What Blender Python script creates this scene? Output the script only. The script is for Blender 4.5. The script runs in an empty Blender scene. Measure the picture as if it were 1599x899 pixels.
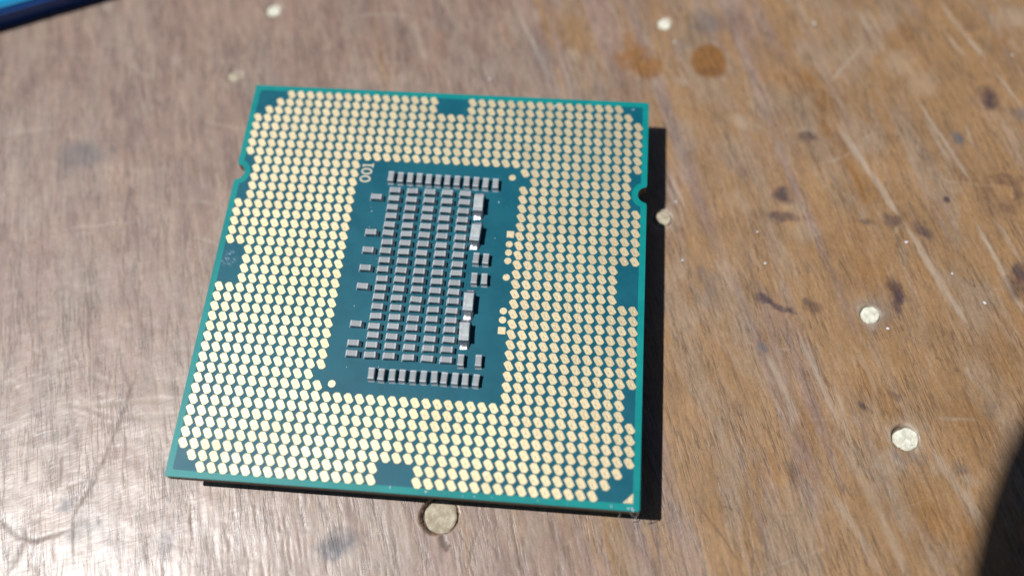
import bpy, bmesh, math, random
import numpy as np
from mathutils import Matrix, Vector

random.seed(7)
MM = 0.001                      # everything below is written in millimetres
scene = bpy.context.scene
COL = scene.collection

# ------------------------------------------------------------------ camera, sky, sun, exposure
TOP = 4.10                      # upper face of the circuit board above the table
cam_data = bpy.data.cameras.new("camera")
cam = bpy.data.objects.new("camera", cam_data)
COL.objects.link(cam)
RIGHT = Vector((0.9961354, 0.0803576, -0.0354534))
UP = Vector((-0.0598321, 0.9163533, 0.3958748))
BACK = RIGHT.cross(UP)
EYE = Vector((12.2926, -30.0645, 68.4636 + TOP))
rot = Matrix((RIGHT, UP, BACK)).transposed()
cam.matrix_world = Matrix.Translation(EYE * MM) @ rot.to_4x4()
cam_data.sensor_width = 36.0
cam_data.lens = 1364.3 / 1599.0 * 36.0
cam_data.clip_start = 0.0005
cam_data.clip_end = 50.0
cam_data.dof.use_dof = True
cam_data.dof.focus_distance = 0.0735
cam_data.dof.aperture_fstop = 12.0
cam_data.dof.aperture_blades = 0
scene.camera = cam

SUN_TO = Vector((-2.15, -0.15, 4.10)).normalized()      # towards the sun
world = bpy.data.worlds.new("World")
scene.world = world
world.use_nodes = True
wn = world.node_tree
sky = wn.nodes.new("ShaderNodeTexSky")
sky.sky_type = 'NISHITA'
sky.sun_disc = False
sky.air_density = 0.6
sky.dust_density = 0.5
sky.sun_elevation = math.asin(SUN_TO.z)
sky.sun_rotation = math.atan2(SUN_TO.x, SUN_TO.y) % (2 * math.pi)
wn.nodes["Background"].inputs["Strength"].default_value = 0.05
wn.links.new(sky.outputs[0], wn.nodes["Background"].inputs["Color"])

sun_data = bpy.data.lights.new("sun", 'SUN')
sun_data.energy = 5.0
sun_data.angle = math.radians(1.2)
sun_data.color = (1.0, 0.988, 0.972)
sun = bpy.data.objects.new("sun", sun_data)
COL.objects.link(sun)
sun.rotation_euler = (-SUN_TO).to_track_quat('-Z', 'Y').to_euler()
sun.location = SUN_TO * 2

scene.view_settings.view_transform = 'Standard'
scene.view_settings.look = 'None'
scene.view_settings.gamma = 1.0
scene.view_settings.use_curve_mapping = False
scene.view_settings.exposure = -0.30

# ------------------------------------------------------------------ helpers
def empty(name, loc=(0, 0, 0)):
    o = bpy.data.objects.new(name, None)
    o.empty_display_size = 0.005
    o.location = Vector(loc) * MM
    COL.objects.link(o)
    return o

def tag(o, label=None, cat=None, group=None, kind=None):
    if label: o["label"] = label
    if cat: o["category"] = cat
    if group: o["group"] = group
    if kind: o["kind"] = kind
    return o

def link(name, me, mats, parent=None, loc=(0, 0, 0), rz=0.0):
    o = bpy.data.objects.new(name, me)
    for m in (mats if isinstance(mats, (list, tuple)) else [mats]):
        if m.name not in [x.name for x in me.materials if x]:
            me.materials.append(m)
    o.location = Vector(loc) * MM
    o.rotation_euler = (0, 0, rz)
    if parent is not None:
        o.parent = parent
    COL.objects.link(o)
    return o

def bm_mesh(name, bm, smooth=False):
    bmesh.ops.scale(bm, vec=(MM, MM, MM), verts=bm.verts)
    me = bpy.data.meshes.new(name)
    bm.to_mesh(me)
    bm.free()
    if smooth:
        me.polygons.foreach_set("use_smooth", [True] * len(me.polygons))
    return me

def prism(bm, pts, z0, z1, mat_top=0, mat_side=0):
    """closed prism over an outline (counter-clockwise)"""
    lo = [bm.verts.new((x, y, z0)) for x, y in pts]
    hi = [bm.verts.new((x, y, z1)) for x, y in pts]
    n = len(pts)
    caps = [bm.faces.new(hi), bm.faces.new(lo[::-1])]
    caps[0].material_index = mat_top
    caps[1].material_index = mat_top
    for i in range(n):
        f = bm.faces.new((lo[i], lo[(i + 1) % n], hi[(i + 1) % n], hi[i]))
        f.material_index = mat_side
    bmesh.ops.triangulate(bm, faces=caps)

def round_box(bm, sx, sy, z0, z1, r, cx=0.0, cy=0.0, seg=2):
    g = bmesh.ops.create_cube(bm, size=1.0)
    bmesh.ops.scale(bm, vec=(sx, sy, z1 - z0), verts=g["verts"])
    bmesh.ops.translate(bm, vec=(cx, cy, (z0 + z1) / 2), verts=g["verts"])
    es = list({e for v in g["verts"] for e in v.link_edges})
    bmesh.ops.bevel(bm, geom=es, offset=r, segments=seg, affect='EDGES', profile=0.5)

def rounded_rect(hx, hy, r, seg=4, ang=0.0, cx=0.0, cy=0.0):
    out = []
    for sx, sy, a0 in ((1, 1, 0), (-1, 1, 90), (-1, -1, 180), (1, -1, 270)):
        for k in range(seg + 1):
            a = math.radians(a0 + 90 * k / seg)
            x = sx * (hx - r) + r * math.cos(a)
            y = sy * (hy - r) + r * math.sin(a)
            out.append((cx + x * math.cos(ang) - y * math.sin(ang), cy + x * math.sin(ang) + y * math.cos(ang)))
    return out

# ------------------------------------------------------------------ node helpers
class Mat:
    def __init__(self, name):
        self.m = bpy.data.materials.new(name)
        self.m.use_nodes = True
        self.t = self.m.node_tree
        self.b = self.t.nodes["Principled BSDF"]
    def n(self, kind, **kw):
        nd = self.t.nodes.new(kind)
        for k, v in kw.items():
            setattr(nd, k, v)
        return nd
    def put(self, sock, v):
        if hasattr(v, "is_output"):
            self.t.links.new(v, sock)
        elif isinstance(v, (tuple, list)) and len(v) == 3 and sock.type == 'RGBA':
            sock.default_value = (*v, 1)
        else:
            sock.default_value = v
    def math(self, op, a, b=0.0, c=0.0, clamp=False):
        nd = self.n("ShaderNodeMath", operation=op, use_clamp=clamp)
        for i, v in enumerate((a, b, c)):
            self.put(nd.inputs[i], v)
        return nd.outputs[0]
    def mix(self, f, a, b, blend='MIX'):
        nd = self.n("ShaderNodeMix", data_type='RGBA', blend_type=blend, clamp_factor=True)
        self.put(nd.inputs[0], f); self.put(nd.inputs[6], a); self.put(nd.inputs[7], b)
        return nd.outputs[2]
    def ramp(self, v, lo, hi, a=0.0, b=1.0):
        nd = self.n("ShaderNodeMapRange", interpolation_type='SMOOTHSTEP')
        for i, x in enumerate((v, lo, hi, a, b)):
            self.put(nd.inputs[i], x)
        return nd.outputs[0]
    def coords(self, rot=0.0, sc=(1, 1, 1), loc=(0, 0, 0)):
        """world position in millimetres, turned and stretched"""
        if not hasattr(self, "_p"):
            g = self.n("ShaderNodeTexCoord")
            self._p = g.outputs["Object"]
        a = self.n("ShaderNodeMapping", vector_type='POINT')
        a.inputs["Scale"].default_value = (1000, 1000, 1000)
        a.inputs["Rotation"].default_value = (0, 0, rot)
        self.t.links.new(self._p, a.inputs[0])
        b = self.n("ShaderNodeMapping", vector_type='POINT')
        b.inputs["Scale"].default_value = sc
        b.inputs["Location"].default_value = loc
        self.t.links.new(a.outputs[0], b.inputs[0])
        return b.outputs[0]
    def noise(self, vec, scale=1.0, detail=3.0, rough=0.55, dist=0.0):
        nd = self.n("ShaderNodeTexNoise")
        self.put(nd.inputs["Vector"], vec)
        nd.inputs["Scale"].default_value = scale
        nd.inputs["Detail"].default_value = detail
        nd.inputs["Roughness"].default_value = rough
        nd.inputs["Distortion"].default_value = dist
        return nd.outputs["Fac"]
    def bump(self, h, dist_mm, strength=1.0, normal=None):
        nd = self.n("ShaderNodeBump")
        nd.inputs["Strength"].default_value = strength
        nd.inputs["Distance"].default_value = dist_mm * MM
        self.put(nd.inputs["Height"], h)
        if normal is not None:
            self.put(nd.inputs["Normal"], normal)
        return nd.outputs[0]
    def set(self, **kw):
        for k, v in kw.items():
            self.put(self.b.inputs[k.replace("_", " ")], v)
        return self.m

def simple(name, col, rough=0.5, metal=0.0, var=0.12, nscale=3.0, bump=0.004, **kw):
    """a plain material with mottling and a little relief"""
    M = Mat(name)
    v = M.coords()
    n = M.noise(v, nscale, 4, 0.6)
    c = M.mix(n, tuple(x * (1 - var) for x in col), tuple(min(1, x * (1 + var)) for x in col))
    M.set(Base_Color=c, Roughness=M.ramp(n, 0.2, 0.8, rough * 0.88, min(1, rough * 1.12)), Metallic=metal,
          Normal=M.bump(M.noise(v, nscale * 4, 3, 0.6), bump), **kw)
    return M.m
# ------------------------------------------------------------------ marks worn into the table top, and a painted sheen (mm on the table)
PALE=[([(39.18,28.19),(36.98,25.26)],0.35,0.5),([(39.98,34.99),(42.42,29.31)],0.5,0.5),([(40.75,35.7),(42.5,31.08)],0.35,0.5),([(48.48,36.08),(50.96,31.11),(52.18,28.88)],0.4,0.7),([(52.67,27.89),(55.16,23.38)],0.22,0.9),([(45.03,23.87),(47.75,17.79),(49.1,14.78)],0.3,0.7),([(37.19,25.58),(40.71,30.1)],0.4,0.45),([(48.66,31.88),(50.56,28.79)],0.4,0.5),([(37.23,20.3),(40.02,14.93),(42.37,10.3)],0.55,0.75),([(45.6,21.66),(47.76,15.74)],0.4,0.55),([(43.53,18.33),(44.85,13.22)],0.5,0.35),([(39.33,18.37),(41.19,19.72)],0.2,0.5),([(49.41,21.28),(49.93,18.2)],0.3,0.4),([(25.34,5.16),(26.89,2.02)],0.25,0.5),([(26.09,5.21),(26.53,3.76),(27.0,1.59)],0.2,0.4),([(21.08,13.95),(22.9,9.97)],0.3,0.7),([(20.98,12.4),(22.13,10.06)],0.5,0.4),([(42.37,10.3),(45.03,4.58),(47.18,-0.12)],0.5,0.65),([(49.01,10.71),(50.92,4.71),(52.09,1.35)],0.35,0.85),([(50.79,10.82),(52.78,6.15)],0.4,0.6),([(29.65,-3.68),(31.2,-7.15),(32.25,-9.81)],0.5,0.6),([(32.53,-1.52),(34.21,-5.97),(35.95,-10.31)],0.45,0.6),([(30.7,-3.31),(31.96,-3.34)],0.2,0.4),([(35.26,-5.5),(36.55,-12.15)],0.5,0.5),([(46.52,-3.4),(47.13,-5.35)],0.25,0.5),([(35.58,-11.14),(38.37,-16.99),(39.9,-21.43)],0.7,0.4),([(34.59,-15.28),(36.67,-18.86),(37.98,-21.58)],0.6,0.45),([(42.62,-10.64),(45.02,-14.71),(46.22,-17.1)],0.7,0.45),([(4.58,33.92),(9.64,23.16)],0.45,0.6),([(4.05,32.19),(5.84,28.13)],0.4,0.35),([(10.35,27.55),(12.02,26.84)],1.6,0.35),([(2.6,25.94),(3.34,23.59)],1.1,0.4),([(-5.96,30.85),(-4.49,27.18),(-3.44,25.62)],0.8,0.35),([(7.0,33.19),(7.65,30.69)],0.8,0.35),([(-11.44,30.99),(-8.76,31.38),(-6.0,31.18)],0.5,0.3),([(-6.11,24.27),(-5.4,22.34)],0.6,0.35),([(-29.59,-9.52),(-26.7,-10.68)],0.4,0.5),([(-30.72,-12.7),(-25.87,-12.07),(-21.15,-11.39)],0.5,0.4),([(-25.78,-13.27),(-23.28,-13.21),(-20.84,-12.69)],0.5,0.5),([(-29.97,-11.9),(-27.93,-12.97),(-25.47,-13.59)],0.4,0.4),([(-37.2,-11.24),(-35.83,-10.9)],0.5,0.5),([(-35.6,-7.83),(-34.13,-8.16)],0.25,0.5),([(-27.61,-5.02),(-26.76,-5.08)],0.6,0.6),([(-31.78,16.08),(-29.74,12.69)],0.4,0.35),([(-24.01,16.07),(-23.55,14.0)],0.4,0.3),([(-36.14,24.46),(-30.55,21.04)],0.45,0.3),([(-25.43,17.13),(-20.09,16.07)],0.4,0.3),([(-45.39,14.09),(-39.58,15.64)],0.5,0.3),([(-45.85,19.73),(-45.45,21.76)],0.4,0.3),([(-36.11,4.07),(-32.23,4.86),(-28.64,5.57)],0.35,0.25),([(-30.5,24.18),(-29.01,24.51)],1.3,0.35),([(-39.7,30.87),(-37.9,30.79)],1.2,0.35),([(-25.72,7.83),(-21.63,7.87)],0.4,0.25),([(-23.31,4.19),(-20.36,3.44)],0.3,0.25),([(22.69,25.03),(22.06,23.83)],1.6,0.35),([(27.68,21.1),(28.55,18.92)],1.3,0.4),([(34.1,19.97),(34.45,18.53)],1.2,0.3),([(42.47,29.24),(45.32,26.25)],3,0.35),([(44.77,27.0),(46.94,24.05)],3,0.3),([(54.5,35.12),(56.69,33.18)],2.6,0.35),([(33.3,9.74),(34.04,7.14)],2.2,0.3),([(26.3,12.03),(29.22,10.16)],1.5,0.2),([(31.6,10.98),(34.03,10.45)],1.6,0.3),([(-28.88,-19.62),(-27.14,-18.85)],0.25,0.6),([(-31.01,-22.67),(-29.69,-22.11)],0.4,0.6),([(-8.79,-21.51),(-6.69,-21.35)],0.25,0.3),([(38.94,-12.61),(39.68,-13.5)],1.4,0.4),([(42.82,-12.22),(43.76,-12.94)],1.4,0.4),([(44.98,-13.37),(46.69,-13.76)],0.9,0.4),([(43.57,-8.5),(47.11,-8.47)],0.3,0.35)]  # pale scratches; one streak by a plug is sheen put into colour
DARK=[([(-25.23,-9.4),(-25.63,-13.83),(-26.43,-18.79),(-27.59,-22.15)],0.3,0.55),([(-33.52,-22.6),(-31.56,-23.9),(-30.02,-24.09),(-27.38,-22.86)],0.35,0.7),([(-31.45,-26.66),(-31.03,-23.86)],0.5,0.5),([(-31.82,-22.73),(-30.81,-24.2)],0.35,0.5),([(23.52,-16.57),(24.34,-17.69),(25.85,-19.59),(27.12,-21.41)],0.13,0.8),([(25.68,-17.07),(26.85,-17.39)],0.13,0.7),([(30.16,-17.5),(32.04,-17.36)],0.12,0.5),([(21.39,-16.16),(22.6,-20.13)],0.12,0.5),([(29.32,-13.74),(31.12,-19.73)],0.12,0.5),([(8.61,-18.76),(9.13,-20.66),(10.04,-23.75)],0.14,0.85),([(7.43,-19.06),(7.86,-20.3)],0.12,0.5),([(6.29,-20.32),(5.91,-21.75),(5.58,-24.09)],0.1,0.5),([(4.25,-21.78),(4.92,-24.14)],0.12,0.6),([(-0.89,-20.45),(0.33,-24.5)],0.13,0.6),([(-8.52,-19.42),(-7.82,-21.89)],0.12,0.8),([(-12.54,-19.62),(-11.95,-22.0)],0.13,0.7),([(-6.47,-19.17),(-6.09,-20.79)],0.12,0.6),([(-16.09,-22.01),(-15.41,-24.33)],0.2,0.6),([(-14.07,-22.37),(-13.78,-23.76)],0.2,0.5),([(-12.54,-23.06),(-12.32,-24.15)],0.15,0.6),([(-30.09,-16.44),(-29.06,-19.95)],0.18,0.6),([(-26.91,-18.29),(-26.37,-20.23)],0.15,0.5),([(-24.01,-19.52),(-23.43,-21.32)],0.15,0.4),([(-21.11,-15.79),(-20.01,-20.54)],0.13,0.5),([(-28.96,-22.52),(-27.8,-26.23)],0.16,0.6),([(-27.61,-21.11),(-26.12,-26.1)],0.14,0.5),([(25.88,-2.09),(28.24,-9.1)],0.2,0.55),([(21.43,-3.65),(22.22,-7.09)],0.14,0.6),([(22.56,-9.33),(23.84,-11.45)],0.14,0.5),([(33.43,-7.44),(34.41,-10.69)],0.14,0.5),([(25.73,-9.38),(26.24,-10.73)],0.14,0.6),([(3.38,-21.44),(3.53,-21.83),(4.21,-21.88)],0.22,0.9),([(48.06,3.96),(48.31,3.73)],0.25,0.8),([(44.1,-3.1),(44.85,-3.57)],0.18,0.9),([(45.49,-3.99),(46.14,-4.34)],0.18,0.9),([(-31.4,19.58),(-29.69,18.89)],0.3,0.3)]
AMBER=[([(34.31,26.75),(35.86,23.06),(36.79,19.17),(38.52,14.56),(40.68,10.79)],1.1,0.8),([(32.69,30.33),(33.6,29.17)],1.4,0.4),([(29.45,18.24),(31.85,17.29)],3.2,0.4),([(30.72,19.78),(33.11,18.45)],2.5,0.3),([(38.25,10.04),(38.72,4.86),(41.5,4.41)],2.4,0.4),([(32.41,-8.63),(34.28,-12.84)],1.5,0.45),([(37.8,-3.7),(38.78,-8.18)],1.6,0.4),([(39.5,-5.89),(40.01,-9.2)],1.4,0.35),([(45.91,-5.44),(47.3,-12.94)],1.4,0.55),([(41.19,-13.13),(43.05,-19.31)],1.5,0.6),([(43.64,-16.29),(45.28,-19.14)],1.2,0.6),([(31.68,-13.03),(33.36,-15.53)],1.2,0.4),([(25.55,-1.57),(26.59,-5.64)],1.1,0.4),([(22.17,3.16),(23.6,0.74)],1.2,0.35),([(24.6,-16.69),(25.6,-19.16)],1.1,0.35),([(28.84,-12.17),(30.3,-15.24)],1.3,0.3),([(49.3,2.44),(50.69,-5.11)],2.2,0.3),([(45.39,33.43),(43.74,29.3)],2.0,0.3),([(53.59,33.03),(55.95,31.93)],2.6,0.4),([(37.66,33.04),(39.42,30.68)],2.2,0.35),([(30.3,25.83),(33.4,24.84)],1.6,0.3),([(-3.17,30.15),(-2.03,26.09)],0.9,0.3),([(42.55,6.71),(45.36,4.03)],1.8,0.3)]
BLOBS=[(52.0,24.18,0.86,1.07,0,0.85,0),(34.58,18.61,0.79,0.58,0,0.7,0),(31.76,12.01,0.83,0.76,0,0.75,0),(31.49,9.76,1.17,0.4,0,0.6,0),(31.57,8.83,0.35,0.93,0,0.35,3),(48.7,19.27,0.6,0.73,0,0.7,2),(45.12,16.43,0.83,1.07,-30,0.45,3),(46.69,12.51,0.29,0.27,0,0.9,0),(29.54,1.57,0.9,0.44,-28,0.85,0),(30.92,0.92,1.01,0.31,-30,0.8,0),(31.84,0.37,0.5,0.15,-30,0.8,0),(34.05,1.0,0.78,0.62,0,0.55,1),(33.45,1.33,0.34,0.25,0,0.6,0),(41.2,2.95,0.67,1.07,15,0.95,1),(41.36,2.28,0.5,0.62,0,0.6,0),(44.3,8.9,0.8,0.4,-45,0.7,0),(41.69,9.72,0.69,0.6,0,0.5,0),(39.31,9.58,0.52,0.2,0,0.5,0),(52.21,5.61,0.67,0.83,0,0.8,0),(51.85,3.84,0.89,1.39,0,0.55,1),(41.43,1.25,0.28,0.49,0,0.5,0),(29.33,-3.29,0.39,0.47,0,0.5,2),(45.25,-0.91,0.33,0.84,25,0.65,3),(44.46,-1.2,1.53,1.2,-20,0.35,3),(45.74,-2.29,0.43,0.71,20,0.45,3),(37.55,-7.82,0.21,0.45,30,0.85,0),(40.37,-6.9,0.53,0.23,-30,0.6,1),(24.89,31.9,1.57,1.32,0,0.45,2),(23.97,29.88,1.69,1.14,-60,0.35,3),(22.42,29.15,0.78,0.97,0,0.3,2),(-36.58,12.36,2.07,1.51,15,0.42,2),(-37.41,10.7,1.29,0.75,25,0.3,2),(-33.4,13.43,0.58,0.38,0,0.3,2),(-28.96,18.62,0.72,0.71,-30,0.38,3),(-35.41,23.52,0.81,0.58,-20,0.2,3),(-28.37,-20.96,0.43,0.59,0,0.6,2),(-26.63,-22.81,0.97,1.05,20,0.4,2),(-25.37,-22.25,0.54,0.42,0,0.3,2),(-20.67,-21.63,1.39,0.63,-10,0.4,3),(-21.04,-23.2,0.48,1.54,20,0.5,3),(-19.33,-23.58,0.42,1.28,20,0.45,2),(-5.11,-22.59,1.67,0.85,25,0.75,2),(-4.49,-21.84,1.57,0.56,20,0.35,0),(-14.49,-24.91,1.88,0.7,0,0.4,3),(-13.36,-25.22,0.73,0.69,0,0.5,3),(50.74,13.5,0.47,1.52,-10,0.4,1),(53.35,13.66,0.46,1.39,10,0.6,1),(52.49,14.91,1.29,0.42,-10,0.5,1),(52.28,12.11,0.69,0.55,0,0.55,1),(51.41,12.06,0.93,0.96,0,0.3,1),(52.84,22.73,1.21,0.45,-10,0.4,3),(55.02,22.41,0.73,0.6,0,0.5,2),(39.57,0.7,1.44,1.23,0,0.3,0),(33.12,32.81,0.91,0.83,0,0.2,1),(8.47,26.25,0.91,1.76,20,0.22,2),(-1.78,29.8,0.4,1.17,20,0.3,1),(-2.13,26.9,0.53,1.14,10,0.3,1),(31.62,-14.36,0.52,1.05,15,0.35,0),(45.07,-12.58,0.62,0.43,-20,0.3,2),(41.04,-12.09,1.3,0.43,0,0.2,2),(48.01,-7.53,0.53,0.56,0,0.3,2),(51.14,9.19,0.34,0.53,0,0.5,3),(51.47,32.76,0.64,0.66,0,0.35,0),(28.14,14.23,0.54,0.63,0,0.25,0),(20.35,-19.05,0.51,0.3,0,0.3,2),(26.96,-9.02,0.43,0.78,15,0.25,0),(25.59,2.12,0.46,1.88,15,0.25,2),(24.46,2.68,0.51,1.89,18,0.35,2)]
FLECKS=[(35.81,32.37,0.29),(22.51,4.72,0.2),(29.93,4.87,0.23),(40.32,-0.76,0.28),(48.89,2.23,0.3),(44.98,-12.9,0.15),(46.4,4.92,0.22),(36.0,-19.21,0.15),(29.33,8.03,0.18),(21.64,29.27,0.23),(55.04,29.42,0.19),(42.71,7.82,0.26),(48.94,15.39,0.15),(52.2,5.54,0.17),(21.89,10.73,0.21),(3.14,23.66,0.26)]


GRAIN = math.radians(17.0)      # the grain runs 17 degrees off the board's edge

def hash01(i, j, s):
    x = np.sin(i * 127.1 + j * 311.7 + s * 74.7) * 43758.5453
    return x - np.floor(x)

def vnoise(x, y, s=0):
    i, j = np.floor(x), np.floor(y)
    f, g = x - i, y - j
    f, g = f * f * (3 - 2 * f), g * g * (3 - 2 * g)
    a, b = hash01(i, j, s), hash01(i + 1, j, s)
    c, d = hash01(i, j + 1, s), hash01(i + 1, j + 1, s)
    return (a * (1 - f) + b * f) * (1 - g) + (c * (1 - f) + d * f) * g

def fbm(x, y, s=0, octv=4):
    r, a, t = 0.0, 0.5, 0.0
    for k in range(octv):
        r = r + a * vnoise(x * 2 ** k, y * 2 ** k, s + k * 13)
        t += a
        a *= 0.55
    return r / t

def axis(lo, hi, step, far):
    core = np.arange(lo, hi + step / 2, step)
    out, d, s = [], 0.0, step
    while d < far:
        s *= 1.25
        d += s
        out.append(d)
    out = np.array(out)
    return np.concatenate([core[0] - out[::-1], core, core[-1] + out])

gx = axis(-58.0, 61.0, 0.125, 190.0)
gy = axis(-31.0, 39.0, 0.125, 190.0)
X, Y = np.meshgrid(gx, gy)
NY, NX = X.shape
Z = np.zeros_like(X)
U = X * math.cos(GRAIN) + Y * math.sin(GRAIN)        # across the grain
V = -X * math.sin(GRAIN) + Y * math.cos(GRAIN)       # along the grain
L_PALE, L_DARK, L_AMBER, L_INK, L_BROWN, L_BLUE = (np.zeros_like(X) for _ in range(6))
WX = (fbm(X * 0.9, Y * 0.9, 3) - 0.5)                # wobble for outlines
WY = (fbm(X * 0.9, Y * 0.9, 9) - 0.5)
F1 = fbm(U * 3.2, V * 0.45, 21)                      # streaky break-up along the grain
F2 = fbm(X * 2.4, Y * 2.4, 33)

def window(x0, x1, y0, y1, pad):
    a, b = np.searchsorted(gx, (x0 - pad, x1 + pad))
    c, d = np.searchsorted(gy, (y0 - pad, y1 + pad))
    return slice(c, d), slice(a, b)

def smooth(t):
    t = np.clip(t, 0, 1)
    return t * t * (3 - 2 * t)

def seg_dist(px, py, a, b):
    dx, dy = b[0] - a[0], b[1] - a[1]
    t = np.clip(((px - a[0]) * dx + (py - a[1]) * dy) / (dx * dx + dy * dy + 1e-9), 0, 1)
    return np.hypot(px - a[0] - t * dx, py - a[1] - t * dy), t

def stroke(layer, pts, w, s, wob=0.25, depth=0.0, soft=0.6, breakup=0.6):
    for k, (a, b) in enumerate(zip(pts[:-1], pts[1:])):
        sl = window(min(a[0], b[0]), max(a[0], b[0]), min(a[1], b[1]), max(a[1], b[1]), w * 2 + 0.6)
        px, py = X[sl] + WX[sl] * wob, Y[sl] + WY[sl] * wob
        d, t = seg_dist(px, py, a, b)
        taper = np.ones_like(t)
        if k == 0: taper = np.minimum(taper, 0.35 + 0.65 * np.clip(t / 0.3, 0, 1))
        if k == len(pts) - 2: taper = np.minimum(taper, 0.35 + 0.65 * np.clip((1 - t) / 0.3, 0, 1))
        m = smooth((w * taper * 0.5 * (1 + soft) - d) / (w * soft + 1e-6))
        m = m * s * (1 - breakup + breakup * smooth((F1[sl] - 0.3) / 0.35))
        layer[sl] = np.maximum(layer[sl], m)
        if depth:
            Z[sl] = np.minimum(Z[sl], -depth * m / max(s, 0.01))

def spot(layer, x, y, rx, ry, rot, s, wob=0.5, soft=0.40, brk=0.3):
    R = max(rx, ry) * 1.7 + 0.3
    sl = window(x, x, y, y, R)
    a = math.radians(rot)
    wb = wob * min(1.0, max(rx, ry))
    dx, dy = X[sl] - x + WX[sl] * 2.2 * wb, Y[sl] - y + WY[sl] * 2.2 * wb
    p = (dx * math.cos(a) + dy * math.sin(a)) / rx
    q = (-dx * math.sin(a) + dy * math.cos(a)) / ry
    r = np.hypot(p, q)
    m = smooth((1 + soft - r) / (2 * soft)) * s
    m = m * (1 - brk + brk * smooth((F2[sl] * 0.6 + F1[sl] * 0.4 - 0.3) / 0.3))
    layer[sl] = np.maximum(layer[sl], m)

for pts, w, s in PALE:
    stroke(L_PALE, pts, w * 1.0, s, wob=0.35, depth=0.012 if w < 1 else 0.0, soft=0.75, breakup=0.4)
for pts, w, s in DARK:
    stroke(L_DARK, pts, w * 1.1, s, wob=0.25, depth=0.02, soft=0.9, breakup=0.25)
for pts, w, s in AMBER:
    stroke(L_AMBER, pts, w * 1.5, s, wob=0.9, soft=1.0, breakup=0.75)
spot(L_AMBER, 25.12, 27.10, 1.75, 2.05, 0, 1.0, wob=0.25, soft=0.16, brk=0.1)
spot(L_AMBER, 17.5, 27.0, 2.0, 1.7, 20, 0.8, wob=0.8, soft=0.3, brk=0.4)
spot(L_AMBER, 18.8, 26.0, 1.2, 1.5, 0, 0.95, wob=0.8, soft=0.35, brk=0.3)
spot(L_AMBER, 16.9, 28.8, 0.6, 1.6, 10, 0.6, wob=0.8, soft=0.4, brk=0.4)
spot(L_BROWN, 25.2, 25.7, 1.3, 0.5, 0, 0.35, wob=0.3, soft=0.5, brk=0.2)
for x, y, rx, ry, rot_, s, k in BLOBS:
    lay = (L_INK, L_BROWN, L_BLUE, L_DARK)[k]
    spot(lay, x, y, rx * 1.12, ry * 1.12, rot_, min(1.0, s * (0.6 if k == 3 else 1.25)), wob=0.7, soft=0.5, brk=0.35)

for x, y, rx, ry, s in ((39.2, 0.75, 1.6, 1.4, 0.42), (41.0, -10.3, 1.7, 1.5, 0.32), (39.3, -12.6, 1.2, 0.9, 0.45), (20.8, 8.9, 1.6, 1.3, 0.4)):
    spot(L_PALE, x, y, rx, ry, 0, s, wob=0.7, soft=0.5, brk=0.4)
# random small pores and short dark vessels along the grain, drawn so that they also dent the surface
rng = np.random.default_rng(5)
for k in range(1500):
    x, y = rng.uniform(-52, 58), rng.uniform(-28, 24)
    ln, w = rng.uniform(0.8, 4.0) * rng.uniform(0.5, 1.4), rng.uniform(0.06, 0.13)
    a = -math.pi / 2 + GRAIN + rng.normal(0, 0.025)
    near = np.clip((8 - y) / 20, 0.15, 1)
    stroke(L_DARK, [(x, y), (x + math.cos(a) * ln, y + math.sin(a) * ln)], w * 1.5, rng.uniform(0.15, 0.5) * near,
           wob=0.3, depth=0.02 * near, soft=0.8, breakup=0.5)
for k in range(170):
    x, y = rng.uniform(-52, 58), rng.uniform(-28, 38)
    a = rng.choice([rng.normal(-1.1, 0.25), rng.normal(0.1, 0.5), rng.normal(-1.27, 0.06)])
    ln = rng.uniform(1.5, 9)
    c = rng.normal(0, 0.15)
    p1 = (x + math.cos(a) * ln * 0.5, y + math.sin(a) * ln * 0.5)
    p2 = (p1[0] + math.cos(a + c) * ln * 0.5, p1[1] + math.sin(a + c) * ln * 0.5)
    stroke(L_PALE, [(x, y), p1, p2], rng.uniform(0.12, 0.4), rng.uniform(0.08, 0.32), wob=0.4, depth=0.006, soft=0.8, breakup=0.8)

# holes round the filler plugs: a ragged gap beside each plug, real depth
PLUGS = [  # x, y, radius, gap, gap direction (deg), darkness
    (3.07, -19.60, 1.37, 0.20, 185, 1.0), (40.98, -10.48, 0.98, 0.14, 140, 0.9), (38.94, 0.47, 0.80, 0.05, 160, 0.25),
    (-20.58, 31.22, 0.72, 0.05, 160, 0.2), (-23.15, 22.56, 0.62, 0.06, 160, 0.35), (20.57, 31.52, 0.66, 0.05, 160, 0.2),
    (20.68, 8.88, 0.78, 0.06, 160, 0.3)]
for x, y, r, gap, ga, dk in PLUGS[1:]:           # filler smeared a little past the edge of its hole
    spot(L_PALE, x, y, r * 1.22, r * 1.15, 20, 0.95, wob=0.8, soft=0.28, brk=0.25)
for x, y, r, gap, ga, dk in PLUGS:
    sl = window(x, x, y, y, r + 1.5)
    dx, dy = X[sl] - x, Y[sl] - y
    th = np.arctan2(dy, dx)
    rr = np.hypot(dx, dy)
    g = gap * (1.9 * np.clip(np.cos(th - math.radians(ga)), 0, 1) ** 0.7 + 1.0 * (WX[sl] + WY[sl])) - 0.02
    hole = smooth((r + g - rr) / 0.11 + 0.5) * (rr > r - 0.25)
    Z[sl] = np.minimum(Z[sl], -0.55 * hole)
    L_DARK[sl] = np.maximum(L_DARK[sl], hole * min(1.0, dk * 1.2))
    rim = smooth((r + np.maximum(g, 0) * 1.6 + 0.10 - rr) / 0.3)
    L_DARK[sl] = np.maximum(L_DARK[sl], rim * dk * 0.22)
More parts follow.
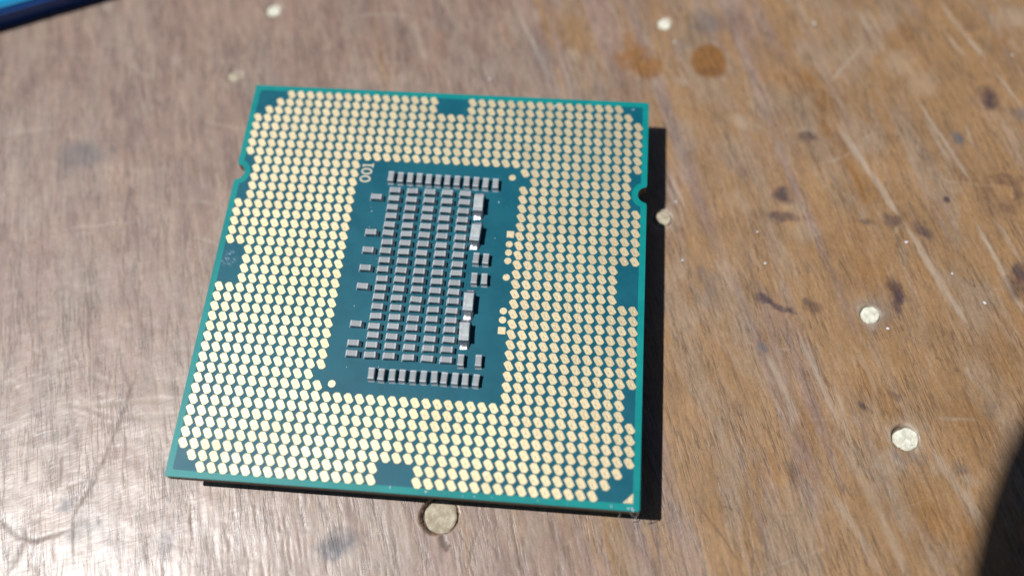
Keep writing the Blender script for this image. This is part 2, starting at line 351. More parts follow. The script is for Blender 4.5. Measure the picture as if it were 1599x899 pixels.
# the chipped notch below the near plug
for px_, py_, rr_ in ((3.35, -21.35, 0.28), (3.55, -21.75, 0.28), (3.85, -22.05, 0.2)):
    sl = window(px_, px_, py_, py_, 0.8)
    d = np.hypot(X[sl] - px_ + WX[sl] * 0.3, Y[sl] - py_ + WY[sl] * 0.3)
    m = smooth((rr_ - d) / 0.14 + 0.5)
    Z[sl] = np.minimum(Z[sl], -0.04 * m)
    L_DARK[sl] = np.maximum(L_DARK[sl], m * 0.75)

# gentle waviness and raised grain
inner = np.clip((np.minimum(np.minimum(X + 58, 61 - X), np.minimum(Y + 31, 39 - Y))) / 4, 0, 1)
Z += inner * ((fbm(U * 2.4, V * 0.25, 51) - 0.5) * 0.035 + (fbm(X * 0.25, Y * 0.25, 61) - 0.5) * 0.10 - 0.03)

def make_table_mesh():
    me = bpy.data.meshes.new("table_top")
    nv = NX * NY
    co = np.empty((nv, 3), np.float32)
    co[:, 0], co[:, 1], co[:, 2] = X.ravel() * MM, Y.ravel() * MM, Z.ravel() * MM
    idx = np.arange(nv).reshape(NY, NX)
    q = np.stack([idx[:-1, :-1], idx[:-1, 1:], idx[1:, 1:], idx[1:, :-1]], -1).reshape(-1, 4)
    # skirt and underside so that the top is a slab
    ring = np.concatenate([idx[0, :-1], idx[:-1, -1], idx[-1, :0:-1], idx[:0:-1, 0]])
    low = co[ring].copy()
    low[:, 2] = -18 * MM
    nr = len(ring)
    li = nv + np.arange(nr)
    sq = np.stack([ring, li, np.roll(li, -1), np.roll(ring, -1)], -1)
    allco = np.concatenate([co, low])
    quads = np.concatenate([q, sq]).astype(np.int32)
    nq = len(quads)
    me.vertices.add(len(allco))
    me.vertices.foreach_set("co", allco.ravel())
    me.loops.add(nq * 4 + nr)
    me.loops.foreach_set("vertex_index", np.concatenate([quads.ravel(), li[::-1].astype(np.int32)]))
    me.polygons.add(nq + 1)
    me.polygons.foreach_set("loop_start", np.concatenate([np.arange(nq) * 4, [nq * 4]]).astype(np.int32))
    sm = np.zeros(nq + 1, bool); sm[:len(q)] = True
    me.polygons.foreach_set("use_smooth", sm)
    me.update(calc_edges=True)
    for nm, chans in (("wear_a", (L_PALE, L_DARK, L_AMBER)), ("wear_b", (L_INK, L_BROWN, L_BLUE))):
        at = me.attributes.new(nm, 'FLOAT_COLOR', 'POINT')
        c = np.zeros((len(allco), 4), np.float32)
        c[:, 3] = 1
        for i, ch in enumerate(chans):
            c[:nv, i] = np.clip(ch.ravel(), 0, 1)
        at.data.foreach_set("color", c.ravel())
    me.validate()
    return me

def wood_material():
    M = Mat("worn_wood")
    def layer(nm):
        a = M.n("ShaderNodeAttribute", attribute_name=nm)
        s = M.n("ShaderNodeSeparateColor")
        M.t.links.new(a.outputs["Color"], s.inputs[0])
        return s.outputs[0], s.outputs[1], s.outputs[2]
    pale, dark, amber = layer("wear_a")
    ink, brown, blue = layer("wear_b")
    g = lambda su, sv, loc=(0, 0, 0): M.coords(-GRAIN, (su, sv, 1), loc)
    patch = M.noise(g(0.13, 0.055), 1, 4, 0.6, 0.4)
    patch2 = M.noise(g(0.20, 0.07, (31, 7, 0)), 1, 4, 0.62, 0.6)
    mid = M.noise(g(0.75, 0.10, (5, 3, 0)), 1, 3, 0.6, 0.3)
    fine = M.noise(g(3.0, 0.42, (9, 2, 0)), 1, 4, 0.66)
    hair = M.noise(g(6.5, 1.5, (2, 8, 0)), 1, 3, 0.62)
    speck = M.noise(M.coords(0, (4.5, 4.5, 1)), 1, 4, 0.72)
    cloud = M.noise(M.coords(0, (0.16, 0.16, 1)), 1, 4, 0.6)
    # wood under thin worn varnish: mauve brown, tan, ochre where the varnish is left, grey where rubbed bare
    sep = M.n("ShaderNodeSeparateXYZ")
    M.t.links.new(M.coords(0, (1, 1, 1)), sep.inputs[0])
    side = M.ramp(sep.outputs[0], -30, 50, -0.12, 0.17)      # more ochre varnish to the right; the left's grey glare partly put into colour
    band = M.noise(g(0.55, 0.018, (13, 1, 0)), 1, 3, 0.6)
    ochre = M.ramp(M.math('ADD', M.math('ADD', M.math('MULTIPLY', patch, 0.42), M.math('MULTIPLY', band, 0.60)), side), 0.50, 0.66)
    col = M.mix(M.ramp(mid, 0.32, 0.68), (0.250, 0.155, 0.116), (0.345, 0.228, 0.168))
    col = M.mix(M.math('MULTIPLY', ochre, 0.74), col, (0.355, 0.195, 0.066))
    grey = M.ramp(M.math('ADD', M.math('MULTIPLY', patch2, 0.75), M.math('MULTIPLY', fine, 0.25)), 0.47, 0.60)
    col = M.mix(M.math('MULTIPLY', grey, 0.42), col, (0.330, 0.262, 0.205))
    col = M.mix(M.math('MULTIPLY', amber, 0.94), col, M.mix(fine, (0.215, 0.083, 0.009), (0.325, 0.140, 0.022)))
    f = M.ramp(fine, 0.33, 0.66, 0.87, 1.08)
    h = M.ramp(hair, 0.30, 0.68, 0.86, 1.08)
    s = M.math('MULTIPLY', M.ramp(speck, 0.30, 0.70, 0.88, 1.10), M.ramp(cloud, 0.32, 0.68, 0.90, 1.08))
    # thin dark pore lines along the grain
    n_l = M.noise(g(2.2, 0.17, (17, 4, 0)), 1, 3, 0.6, 0.25)
    line = M.math('SUBTRACT', 1.0, M.ramp(M.math('ABSOLUTE', M.math('SUBTRACT', n_l, 0.5)), 0.0, 0.055))
    line = M.math('MULTIPLY', line, M.ramp(M.noise(g(0.5, 0.12, (3, 19, 0)), 1, 3, 0.6), 0.36, 0.60))
    k = M.math('MULTIPLY', M.math('MULTIPLY', f, h), s)
    k = M.math('MULTIPLY', k, M.math('SUBTRACT', 1.0, M.math('MULTIPLY', line, 0.42)))
    kc = M.n("ShaderNodeCombineColor")
    for i in range(3): M.put(kc.inputs[i], k)
    col = M.mix(1.0, col, kc.outputs[0], 'MULTIPLY')
    col = M.mix(M.math('MULTIPLY', pale, 0.78), col, (0.49, 0.415, 0.335))
    col = M.mix(M.math('MULTIPLY', brown, 0.85), col, (0.065, 0.026, 0.018))
    col = M.mix(M.math('MULTIPLY', blue, 0.85), col, (0.085, 0.097, 0.120))
    col = M.mix(M.math('MULTIPLY', ink, 0.92), col, (0.052, 0.029, 0.036))
    col = M.mix(M.math('MULTIPLY', dark, 0.80), col, (0.050, 0.032, 0.022))
    # gloss: what is left of the varnish shines, bare and scratched wood does not
    rough = M.math('ADD', 0.50, M.math('MULTIPLY', M.ramp(fine, 0.3, 0.7), 0.10))
    rough = M.math('ADD', rough, M.math('MULTIPLY', M.math('MAXIMUM', pale, dark), 0.10))
    rough = M.math('SUBTRACT', rough, M.math('MULTIPLY', amber, 0.10))
    # brush ripples in the varnish run across the grain
    rip = M.noise(M.coords(math.radians(-24), (0.6, 2.4, 1)), 1, 2, 0.5, 0.6)
    grain_h = M.math('SUBTRACT', M.math('ADD', M.math('MULTIPLY', fine, 0.6), M.math('MULTIPLY', hair, 0.4)), M.math('MULTIPLY', line, 0.5))
    coat_n = M.bump(rip, 0.012)
    coat_n = M.bump(grain_h, 0.010, 1.0, coat_n)
    nrm = M.bump(grain_h, 0.020)
    nrm = M.bump(speck, 0.005, 1.0, nrm)
    M.set(Base_Color=col, Roughness=rough, Normal=nrm, Specular_IOR_Level=0.65, Coat_Weight=M.math('SUBTRACT', 0.80, M.math('MULTIPLY', M.math('MAXIMUM', M.math('MAXIMUM', pale, dark), M.math('MAXIMUM', blue, ink)), 0.72)), Coat_Roughness=0.34, Coat_Normal=coat_n)
    return M.m

wood = wood_material()
table = empty("wooden_table")
tag(table, "worn brown wooden table top scratched and stained, with pale filler plugs", "table")
top = link("table_top", make_table_mesh(), wood, table)

# ------------------------------------------------------------------ pale filler plugs and specks of paint on the table
def plug_material(name, a, b):
    M = Mat(name)
    v = M.coords()
    n = M.noise(v, 1.6, 5, 0.65)
    n2 = M.noise(v, 5.0, 3, 0.6)
    c = M.mix(M.ramp(n, 0.35, 0.68), a, b)
    c = M.mix(M.ramp(n2, 0.60, 0.74, 0, 0.45), c, (0.34, 0.22, 0.10))
    M.set(Base_Color=c, Roughness=0.85, Specular_IOR_Level=0.15, Normal=M.bump(n2, 0.03))
    return M.m
filler = plug_material("wood_filler", (0.60, 0.58, 0.46), (0.86, 0.85, 0.73))
old_filler = plug_material("aged_wood_filler", (0.38, 0.32, 0.23), (0.58, 0.52, 0.40))

def plug_mesh(r, seed, chip):
    """a filler disc with an uneven outline and a lumpy, hand-smeared face"""
    rnd = random.Random(seed)
    bm = bmesh.new()
    rings, seg = 14, 56
    ph = [rnd.uniform(0, 6.28) for _ in range(6)]
    def lump(x, y):
        v = fbm(np.array([x * 2.2 + seed * 7.0]), np.array([y * 2.2 + 3.0]), seed + 5)[0] - 0.5
        return 0.16 * chip * v
    c = bm.verts.new((0, 0, 0.02 + lump(0, 0)))
    prev = None
    for i in range(1, rings + 1):
        t = (i / rings) ** 0.85
        ring = []
        for k in range(seg):
            a = 2 * math.pi * k / seg
            q = r * t * (1 + t * chip * (0.035 * math.sin(2 * a + ph[0]) + 0.03 * math.sin(3 * a + ph[1]) + 0.02 * math.sin(6 * a + ph[2]) + 0.012 * math.sin(11 * a + ph[3])))
            x, y = q * math.cos(a), q * math.sin(a)
            z = 0.02 + lump(x, y) - 0.09 * smooth(np.array((t - 0.86) / 0.14)).item()
            ring.append(bm.verts.new((x, y, z)))
        for k in range(seg):
            if prev is None:
                bm.faces.new((c, ring[k], ring[(k + 1) % seg]))
            else:
                bm.faces.new((prev[k], ring[k], ring[(k + 1) % seg], prev[(k + 1) % seg]))
        prev = ring
    low = [bm.verts.new((v.co.x, v.co.y, -0.60)) for v in prev]
    for k in range(seg):
        bm.faces.new((prev[k], low[k], low[(k + 1) % seg], prev[(k + 1) % seg]))
    return bm_mesh("wood_plug", bm, True)
for i, (x, y, r, gap, ga, dk) in enumerate(PLUGS):
    link("wood_plug", plug_mesh(r, i, 1.3 if i == 1 else 0.9), old_filler if i in (0, 4, 6) else filler, table, (x, y, 0))

paint = simple("dried_white_paint", (0.72, 0.72, 0.74), 0.45, bump=0.02)
for i, (x, y, r) in enumerate(FLECKS):
    if r < 0.18: continue
    rnd = random.Random(40 + i)
    bm = bmesh.new()
    bmesh.ops.create_icosphere(bm, subdivisions=2, radius=1.0)
    for v in bm.verts:
        w = 1 + rnd.uniform(-0.28, 0.28)
        v.co = Vector((v.co.x * r * w * 0.62, v.co.y * r * w * 0.45, max(v.co.z, -0.2) * r * 0.35))
    link("paint_fleck", bm_mesh("paint_fleck", bm, True), paint, table, (x, y, -0.01), rnd.uniform(0, 3))

# ------------------------------------------------------------------ the processor
chip = empty("processor", (0, 0, 0))
tag(chip, "green computer processor lying contacts up with gold pads round small capacitors", "computer chip")
HALF = 18.75
NOTCH_R, NOTCH_L = (8.92, 0.80), (9.12, 0.80)

def outline(off):
    """board outline pulled in by off, with the two key notches"""
    h = HALF - off
    pts = [(-h + 0.12, -h), (h - 0.12, -h), (h, -h + 0.12)]
    def notch(sign, cy, r):
        R = r + off
        lip = 0.22 if off == 0 else 0.0
        a0 = math.acos(max(-1, min(1, off / R))) if off else math.pi / 2
        out = []
        if lip:
            out.append((h, cy - r - lip)); out.append((h - 0.06, cy - r - 0.05))
        n = 18
        for k in range(n + 1):
            a = -a0 + 2 * a0 * k / n
            x = HALF - R * math.cos(a)
            y = cy + R * math.sin(a)
            if x < h - 0.001: out.append((x, y))
        if lip:
            out.append((h - 0.06, cy + r + 0.05)); out.append((h, cy + r + lip))
        elif off:
            out = [(h, out[0][1])] + out + [(h, out[-1][1])]
        return out if sign > 0 else [(-x, y) for x, y in out[::-1]]
    pts += notch(1, *NOTCH_R)
    pts += [(h, h - 0.12), (h - 0.12, h), (-h + 0.12, h), (-h, h - 0.12)]
    pts += notch(-1, *NOTCH_L)
    pts += [(-h, -h + 0.12)]
    return pts

def mask_material(name, c0, c1, rough, bump=0.006, scuff=None):
    M = Mat(name)
    v = M.coords()
    n = M.noise(v, 0.35, 4, 0.6)
    w = M.noise(M.coords(0, (9, 1.2, 1)), 1, 3, 0.6)
    c = M.mix(M.ramp(n, 0.3, 0.7), c0, c1)
    if scuff:
        d = M.n("ShaderNodeVectorMath", operation='DISTANCE')
        M.t.links.new(M.coords(), d.inputs[0])
        d.inputs[1].default_value = scuff
        k = M.math('MULTIPLY', M.math('SUBTRACT', 1.0, M.ramp(d.outputs["Value"], 0.25, 1.05)), M.ramp(M.noise(M.coords(0.6, (1.6, 5.0, 1)), 1, 4, 0.7, 0.6), 0.46, 0.66))
        c = M.mix(M.math('MULTIPLY', k, 0.75), c, (0.33, 0.42, 0.52))
    M.set(Base_Color=c, Roughness=M.ramp(n, 0.25, 0.75, rough * 0.9, rough * 1.12),
          Normal=M.bump(M.math('ADD', M.noise(v, 7.0, 3, 0.6), M.math('MULTIPLY', w, 0.5)), bump), Specular_IOR_Level=0.32)
    return M.m
rim_mat = mask_material("bright_solder_mask", (0.0, 0.225, 0.220), (0.0, 0.270, 0.262), 0.42)
mask_mat = mask_material("teal_solder_mask", (0.0, 0.094, 0.138), (0.0, 0.115, 0.163), 0.45, 0.006, (-17.6, 0.45, TOP))
core_mat = simple("board_core", (0.16, 0.105, 0.055), 0.7, bump=0.02, var=0.25)

bm = bmesh.new()
prism(bm, outline(0.0), TOP - 1.10, TOP, 0, 1)
link("circuit_board", bm_mesh("circuit_board", bm), [rim_mat, core_mat], chip)
bm = bmesh.new()
prism(bm, outline(0.56), TOP, TOP + 0.012)
link("solder_mask", bm_mesh("solder_mask", bm), mask_mat, chip)

# the metal lid it rests on
nickel = simple("nickel_lid", (0.55, 0.54, 0.52), 0.35, 1.0, var=0.05)
bm = bmesh.new()
round_box(bm, 33.0, 33.0, TOP - 2.2, TOP - 1.102, 0.25)
round_box(bm, 27.5, 27.5, 0.03, TOP - 2.15, 0.35)
link("heat_spreader", bm_mesh("heat_spreader", bm), nickel, chip)

# ---- gold contact pads: a 40 x 40 grid with its gaps
P = 0.9144
def pad_present(c, r):                 # column, row from the far left corner
    if (r == 0 and c < 3) or (r == 1 and c < 2) or (r == 2 and c < 1): return False
    if (r == 0 and c > 37) or (r == 1 and c > 38): return False
    if (r == 39 and c < 2) or (r == 38 and c < 1): return False
    if (r == 39 and c > 36) or (r == 38 and c > 37) or (r == 37 and c > 38): return False
    if r < 2 and 19 <= c <= 21: return False
    if r > 37 and 18 <= c <= 20: return False
    if c < 2 and 18 <= r <= 21: return False
    if c > 37 and 18 <= r <= 21: return False
    if c == 0 and 8 <= r <= 12: return False
    if c == 39 and 8 <= r <= 11: return False
    if c == 39 and 30 <= r <= 32: return False
    if 12 <= c <= 27 and 8 <= r <= 31: return False
    if (c, r) in ((28, 9), (11, 30)): return False
    return True
pads = [((c - 19.5) * P, (19.5 - r) * P) for r in range(40) for c in range(40) if pad_present(c, r)]

def gold_material():
    M = Mat("gold_plating")
    g = M.n("ShaderNodeNewGeometry")
    a = M.n("ShaderNodeVectorMath", operation='MULTIPLY_ADD')
    a.inputs[1].default_value = (1000 / P, 1000 / P, 0)
    a.inputs[2].default_value = (20.0, 20.0, 0)
    M.t.links.new(g.outputs["Position"], a.inputs[0])
    fl = M.n("ShaderNodeVectorMath", operation='FLOOR')
    M.t.links.new(a.outputs[0], fl.inputs[0])
    wn_ = M.n("ShaderNodeTexWhiteNoise", noise_dimensions='2D')
    M.t.links.new(fl.outputs[0], wn_.inputs["Vector"])
    fr = M.n("ShaderNodeVectorMath", operation='FRACTION')
    M.t.links.new(a.outputs[0], fr.inputs[0])
    di = M.n("ShaderNodeVectorMath", operation='DISTANCE')
    M.t.links.new(fr.outputs[0], di.inputs[0])
    di.inputs[1].default_value = (0.53, 0.46, 0)
    probe = M.math('SUBTRACT', 1.0, M.ramp(di.outputs["Value"], 0.06, 0.13))       # the small dent the socket pin leaves
    pos = M.n("ShaderNodeMapping")
    pos.inputs["Scale"].default_value = (1000, 1000, 1000)
    M.t.links.new(g.outputs["Position"], pos.inputs[0])
    n = M.noise(pos.outputs[0], 5.0, 3, 0.6)
    c = M.mix(wn_.outputs["Value"], (0.70, 0.60, 0.395), (0.77, 0.668, 0.450))
    c = M.mix(M.math('MULTIPLY', probe, M.math('MULTIPLY_ADD', wn_.outputs["Value"], 0.35, 0.15)), c, (0.52, 0.42, 0.26))
    smear = M.noise(pos.outputs[0], 0.22, 4, 0.6)
    c = M.mix(M.ramp(smear, 0.45, 0.72, 0.0, 0.30), c, (0.60, 0.51, 0.35))
    r = M.math('ADD', 0.60, M.math('MULTIPLY', M.math('SUBTRACT', wn_.outputs["Value"], 0.5), 0.05))
    r = M.math('ADD', r, M.ramp(smear, 0.35, 0.7, -0.02, 0.03))
    h = M.math('SUBTRACT', n, M.math('MULTIPLY', probe, 0.5))
    M.set(Base_Color=c, Metallic=1.0, Roughness=r, Normal=M.bump(h, 0.012))
    return M.m
gold = gold_material()

PAD_HEX = [(-0.462, 0.195), (-0.225, 0.436), (0.10, 0.436), (0.462, -0.195), (0.225, -0.436), (-0.10, -0.436)][::-1]
def rounded_poly(pts, r, seg=3):
    """the corners of a counter-clockwise polygon rounded off"""
    out = []
    n = len(pts)
    for i in range(n):
        p, a, b = Vector(pts[i]), Vector(pts[i - 1]), Vector(pts[(i + 1) % n])
        u, w = (a - p).normalized(), (b - p).normalized()
        half = u.angle(w) / 2
        d = r / math.tan(half)
        s0, s1 = p + u * d, p + w * d
        for k in range(seg + 1):
            t = k / seg
            q = s0 * (1 - t) ** 2 + p * 2 * t * (1 - t) + s1 * t * t
            out.append((q.x, q.y))
    return out
PAD_OUT = rounded_poly(PAD_HEX, 0.13)
PAD_IN = [(x * 0.95, y * 0.95) for x, y in PAD_OUT]
def pad_verts(bm, cx=0.0, cy=0.0, z=0.0):
    out = [(cx + x, cy + y) for x, y in PAD_OUT]
    inn = [(cx + x, cy + y) for x, y in PAD_IN]
    lo = [bm.verts.new((x, y, z)) for x, y in out]
    hi = [bm.verts.new((x, y, z + 0.028)) for x, y in inn]
    bm.faces.new(hi)
    for i in range(len(lo)):
        bm.faces.new((lo[i], lo[(i + 1) % len(lo)], hi[(i + 1) % len(lo)], hi[i]))
PZ = TOP + 0.012
eye2 = (EYE.x, EYE.y, EYE.z - TOP)
def seen_size(p):
    d = math.dist((p[0], p[1], 0), eye2)
    return eye2[2] / d ** 3
order = sorted(pads, key=seen_size, reverse=True)
bm = bmesh.new(); pad_verts(bm)
pad_me = bm_mesh("contact_pad", bm)
pad_me.materials.append(gold)
for x, y in order[:300]:
    link("contact_pad", pad_me, gold, chip, (x, y, PZ))
bm = bmesh.new()
for x, y in order[300:]:
    pad_verts(bm, x, y, 0)
tag(link("contact_pad_field", bm_mesh("contact_pad_field", bm), gold, chip, (0, 0, PZ)), kind="stuff")

# ---- round and square test points, corner mark, lettering
def disc(bm, pts, h=0.02):
    prism(bm, pts, 0, h)
bm = bmesh.new(); disc(bm, [(0.31 * math.cos(2 * math.pi * k / 20), 0.31 * math.sin(2 * math.pi * k / 20)) for k in range(20)])
dot_me = bm_mesh("test_point", bm)
bm = bmesh.new(); disc(bm, rounded_rect(0.32, 0.32, 0.03, 2))
sq_me = bm_mesh("test_point_square", bm)
for x, y in ((6.66, 9.98), (6.93, 3.30), (6.93, 2.49), (6.93, 1.70), (6.93, 0.14), (6.94, -2.97), (6.94, -3.78), (-6.60, -10.30)):
    link("test_point", dot_me, gold, chip, (x, y, PZ))
for x, y in ((6.95, 4.27), (6.95, -4.73)):
    link("square_test_point", sq_me, gold, chip, (x, y, PZ))
bm = bmesh.new(); disc(bm, [(17.42, -18.16), (18.22, -18.16), (18.22, -17.38)])
link("corner_mark", bm_mesh("corner_mark", bm), gold, chip, (0, 0, PZ))

print_mat = simple("pale_gold_print", (0.60, 0.55, 0.42), 0.5, 0.35)
bm = bmesh.new()
def oval_ring(cx, cy, rx, ry, w):
    n = 28
    vs = []
    for (a, b, z) in ((rx, ry, 0.018), (rx - w, ry - w, 0.018), (rx, ry, 0.0), (rx - w, ry - w, 0.0)):
        vs.append([bm.verts.new((cx + a * math.cos(2 * math.pi * k / n), cy + b * math.sin(2 * math.pi * k / n), z)) for k in range(n)])
    for k in range(n):
        j = (k + 1) % n
        bm.faces.new((vs[0][k], vs[0][j], vs[1][j], vs[1][k]))
        bm.faces.new((vs[2][k], vs[2][j], vs[0][j], vs[0][k]))
        bm.faces.new((vs[1][k], vs[1][j], vs[3][j], vs[3][k]))
# digits 0, 0, 1 read from the near end upwards, their feet to the right
oval_ring(-6.70, 9.07, 0.52, 0.36, 0.17)
oval_ring(-6.66, 9.86, 0.52, 0.35, 0.17)
prism(bm, [(-7.14, 10.42), (-6.24, 10.42), (-6.24, 10.58), (-7.14, 10.58)], 0, 0.018)
prism(bm, [(-6.24, 10.28), (-6.10, 10.28), (-6.10, 10.72), (-6.24, 10.72)], 0, 0.018)
prism(bm, [(-7.14, 10.42), (-7.00, 10.42), (-6.90, 10.30), (-7.03, 10.30)], 0, 0.018)
link("lettering", bm_mesh("lettering", bm), print_mat, chip, (0, 0, PZ))

# ---- capacitors
def cap_material():
    M = Mat("capacitor_ceramic")
    oi = M.n("ShaderNodeObjectInfo")
    v = M.coords()
    n = M.noise(v, 4.0, 3, 0.6)
    c = M.mix(oi.outputs["Random"], (0.27, 0.298, 0.315), (0.36, 0.39, 0.41))
    c = M.mix(M.math('MULTIPLY', n, 0.5), c, (0.34, 0.345, 0.345))
    M.set(Base_Color=c, Roughness=0.42, Normal=M.bump(n, 0.02))
    return M.m
ceramic = cap_material()
tin = simple("tinned_terminal", (0.40, 0.43, 0.45), 0.48, 0.3, var=0.1, nscale=6, bump=0.015)
solder = simple("bright_solder", (0.66, 0.68, 0.70), 0.36, 1.0, var=0.15, nscale=2.2, bump=0.03)

def cap_meshes(L, W, H, t, fil, stuff=None):
    """body and one terminal at +x (the other is the same mesh turned round)"""
    bm = bmesh.new(); round_box(bm, L - 2 * t * 0.6, W, 0.02, H, 0.06)
    body = bm_mesh("capacitor", bm, False); body.materials.append(stuff or ceramic)
    bm = bmesh.new(); round_box(bm, t, W + 0.03, 0.005, H + 0.012, 0.055, L / 2 - t / 2)
    if fil:
        n = 5
        prof = [(L / 2 - 0.02 + fil * k / n, H * 0.62 * (1 - k / n) ** 2.0 + 0.004) for k in range(n + 1)]
        lo, hi = -(W + 0.02) / 2, (W + 0.02) / 2
        vs = [(bm.verts.new((x, lo, z)), bm.verts.new((x, hi, z))) for x, z in prof]
        b0 = (bm.verts.new((prof[0][0], lo, 0)), bm.verts.new((prof[0][0], hi, 0)))
        for a, b in zip(vs[:-1], vs[1:]):
            bm.faces.new((a[0], b[0], b[1], a[1]))
            bm.faces.new((b0[0], b[0], a[0])); bm.faces.new((b0[1], a[1], b[1]))
    term = bm_mesh("terminal", bm); term.materials.append(tin)
    return body, term
def big_cap_material():
    M = Mat("pale_capacitor_ceramic")
    n = M.noise(M.coords(), 2.2, 3, 0.6)
    M.set(Base_Color=M.mix(M.ramp(n, 0.35, 0.65), (0.38, 0.41, 0.40), (0.54, 0.58, 0.59)), Roughness=0.38, Normal=M.bump(n, 0.03))
    return M.m
pale_ceramic = big_cap_material()
small = cap_meshes(1.00, 0.52, 0.50, 0.20, 0.14)
big = cap_meshes(1.62, 0.84, 0.82, 0.30, 0.0, pale_ceramic)
PC = TOP + 0.012
rc = random.Random(3)
def capacitor(x, y, rz, kind):
    o = link("capacitor", kind[0], kind[0].materials[0], chip, (x + rc.gauss(0, 0.018), y + rc.gauss(0, 0.018), PC),
             rz + rc.gauss(0, math.radians(1.4)))
    for s in (0, math.pi):
        link("terminal", kind[1], tin, o, (0, 0, 0), s)
    return o
V_ = math.pi / 2
for k in range(12):
    capacitor(-4.26 + 9.49 * k / 11, 9.22 - 0.13 * k / 11, V_, small)
for i in range(5):
    for j in range(19):
        capacitor(-3.70 + 1.586 * i, 7.87 - 0.866 * j, 0, small)
for y in (7.09, 3.60, 1.86, 0.10, -1.62, -5.08, -6.79, -7.69):
    capacitor(-5.27, y, 0, small)
for x, y in ((4.22, 1.63), (5.07, 1.61), (4.23, -0.29), (5.08, -0.31), (3.86, -7.65), (5.30, -7.63)):
    capacitor(x, y, V_, small)
for k in range(11):
    capacitor(-3.39 + 8.67 * k / 10, -9.30 + 0.01 * k / 10, V_, small)

def fillet_mesh(L0, W, H, ln):
    bm = bmesh.new()
    n = 6
    prof = [(L0 - 0.03 + ln * k / n, H * (1 - k / n) ** 2.2 + 0.03) for k in range(n + 1)]
    rows = []
    for x, z in prof:
        rows.append([bm.verts.new((x, W * (s / 4 - 0.5), z * (1 - 0.35 * abs(s / 4 - 0.5) ** 2))) for s in range(5)])
    for a, b in zip(rows[:-1], rows[1:]):
        for s in range(4):
            bm.faces.new((a[s], b[s], b[s + 1], a[s + 1]))
    floor = [(L0 - 0.03, -W / 2), (L0 - 0.03 + ln, -W / 2), (L0 - 0.03 + ln, W / 2), (L0 - 0.03, W / 2)]
    f = [bm.verts.new((x, y, 0)) for x, y in floor]
    bm.faces.new((rows[-1][0], f[1], f[2], rows[-1][4]))
    bm.faces.new([f[0], f[1]] + [r[0] for r in rows[::-1]])
    bm.faces.new([f[2], f[3]] + [r[4] for r in rows])
    me = bm_mesh("solder_joint", bm, True); me.materials.append(solder)
    return me
fil_me = fillet_mesh(0.81, 0.86, 0.30, 0.56)
for x, y in ((3.95, 6.84), (3.93, 3.93), (3.98, -2.60), (3.90, -5.30)):
    o = capacitor(x, y, V_, big)
    o["label"] = "larger pale grey capacitor with bright solder at both ends"
    for s in (0, math.pi):
        link("solder_joint", fil_me, solder, o, (0, 0, 0), s)

# ---- dust and a scuff on the board
dust = simple("white_dust", (0.50, 0.60, 0.64), 0.6)
bm = bmesh.new()
rd = random.Random(11)
spots = [(-5.59, 5.81, 0.07), (-5.59, 4.23, 0.05), (5.63, 3.82, 0.07), (5.66, 7.4, 0.06), (-0.63, -18.3, 0.09), (17.9, -18.55, 0.14),
         (18.2, -18.6, 0.10), (16.6, -18.5, 0.09), (6.0, -18.52, 0.07), (2.2, -18.45, 0.10), (10.11, 17.92, 0.16), (17.3, 17.9, 0.07)]
spots += [(rd.uniform(-7, 7), rd.uniform(-10, 10), rd.uniform(0.02, 0.045)) for _ in range(26)]
spots += [(rd.uniform(-18, 18), rd.uniform(-18.6, -18.2), rd.uniform(0.02, 0.05)) for _ in range(16)]
for x, y, r in spots:
    g = bmesh.ops.create_icosphere(bm, subdivisions=1, radius=r)
    sx, a = rd.uniform(0.7, 2.2), rd.uniform(0, 3)
    for v in g["verts"]:
        p = Vector((v.co.x * sx, v.co.y * 0.7, v.co.z * 0.5)) * rd.uniform(0.8, 1.2)
        v.co = Vector((x + p.x * math.cos(a) - p.y * math.sin(a), y + p.x * math.sin(a) + p.y * math.cos(a), TOP + 0.03 + p.z))
bmesh.ops.recalc_face_normals(bm, faces=bm.faces)
tag(link("dust_specks", bm_mesh("dust_specks", bm), dust, chip), kind="stuff")
# loose fibres at the near right corner
fib = simple("pale_fibre", (0.45, 0.42, 0.38), 0.6)
for pts in ([(17.2, -18.72, 3.9), (17.35, -18.95, 3.2), (17.25, -19.0, 2.6)], [(18.0, -18.7, 3.9), (18.3, -19.0, 3.3), (18.55, -18.9, 3.0)],
            [(18.7, -18.75, 3.95), (18.62, -18.98, 3.0), (18.5, -19.05, 2.5)]):
    bm = bmesh.new()
    prev = None
    for p in pts:
        ring = [bm.verts.new((p[0] + 0.03 * math.cos(k * 2.094), p[1] + 0.03 * math.sin(k * 2.094), p[2])) for k in range(3)]
        if prev:
            for k in range(3):
                bm.faces.new((prev[k], prev[(k + 1) % 3], ring[(k + 1) % 3], ring[k]))
        prev = ring
    link("loose_fibre", bm_mesh("loose_fibre", bm), fib, chip)

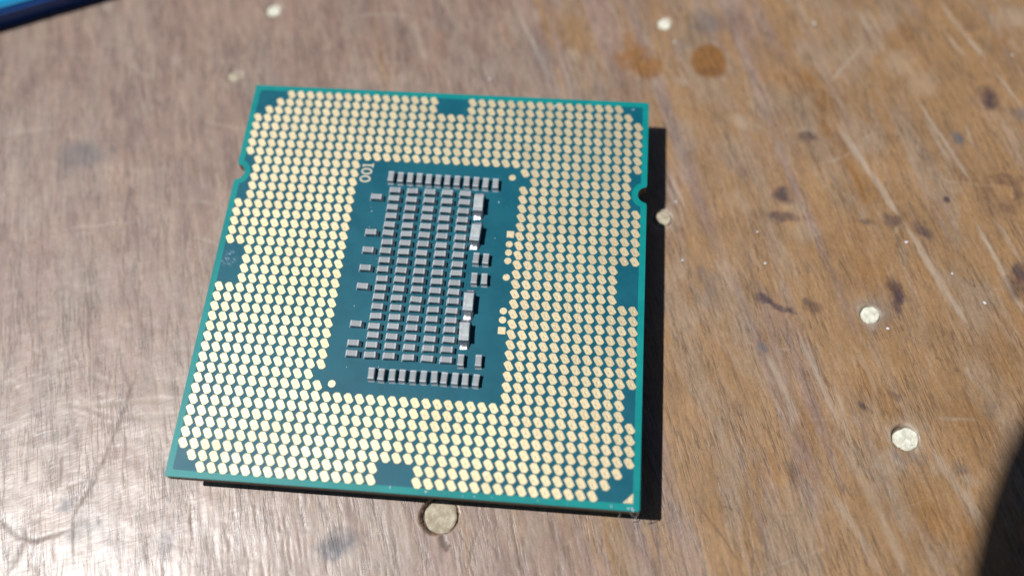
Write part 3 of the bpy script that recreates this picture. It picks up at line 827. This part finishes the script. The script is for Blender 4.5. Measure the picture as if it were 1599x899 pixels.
# ------------------------------------------------------------------ the blue plastic case at the far left
case = empty("plastic_case", (-44.4, 29.45, 0))
case.rotation_euler = (0, 0, math.atan2(4.7, 10.4))
tag(case, "blue plastic case with a bright cyan top, at the far left corner of the view", "case")
shaded_blue = simple("shaded_blue_plastic", (0.008, 0.065, 0.26), 0.35, var=0.08, bump=0.004)  # the sides' shade put into a darker copy of the case's blue
cyan = simple("cyan_plastic", (0.0, 0.36, 0.62), 0.35, var=0.06, bump=0.004)
def slab(sx, sy, z0, z1, r, y0, seg=3, bev=0.25):
    bm = bmesh.new()
    pts = rounded_rect(sx / 2, sy / 2, r, 5, 0, 0, y0 + sy / 2)
    prism(bm, pts, z0, z1)
    return bm
bm = slab(63.2, 43.2, -0.02, 1.0, 4.0, 0.4)
link("case_base", bm_mesh("case_base", bm), shaded_blue, case)
bm = slab(64, 44, 1.0, 2.25, 4.2, 0.0)
bmesh.ops.bevel(bm, geom=[e for e in bm.edges if e.calc_face_angle(0) > 1.2], offset=0.22, segments=3, affect='EDGES')
link("case_flange", bm_mesh("case_flange", bm), shaded_blue, case)
bm = slab(63.3, 43.3, 2.25, 2.50, 3.9, 0.35)
link("lid_rim", bm_mesh("lid_rim", bm), simple("mid_blue_plastic", (0.012, 0.24, 0.46), 0.35, var=0.05), case)
bm = slab(62.0, 42.0, 2.50, 2.62, 3.3, 0.95)
link("case_lid", bm_mesh("case_lid", bm), cyan, case)

# ------------------------------------------------------------------ the phone overhead whose shadow falls across the near right corner
ph = empty("phone")
tag(ph, "dark phone held over the table, its rounded corner shading the near right corner", "phone")
black = simple("black_phone_shell", (0.012, 0.012, 0.013), 0.4)
bm = bmesh.new()
def phone_outline():
    x0, x1, y0, y1, rx, ry = -8.2, 140.0, -50.0, 31.5, 17.0, 29.0
    out = []
    for cx, cy, a0 in ((x1 - rx, y1 - ry, 0), (x0 + rx, y1 - ry, 90), (x0 + rx, y0 + ry, 180), (x1 - rx, y0 + ry, 270)):
        for k in range(15):
            a = math.radians(a0 + 90 * k / 14)
            out.append((cx + rx * math.cos(a), cy + ry * math.sin(a)))
    return out
prism(bm, phone_outline(), 1.6, 9.6)
link("phone_shell", bm_mesh("phone_shell", bm), black, ph)
bm = bmesh.new()
prism(bm, [(4.2 * math.cos(2 * math.pi * k / 32), 4.2 * math.sin(2 * math.pi * k / 32)) for k in range(32)], 0.9, 1.6)
link("lens_surround", bm_mesh("lens_surround", bm), simple("lens_ring", (0.05, 0.05, 0.055), 0.3, 0.8), ph)
ph.matrix_world = cam.matrix_world.copy()
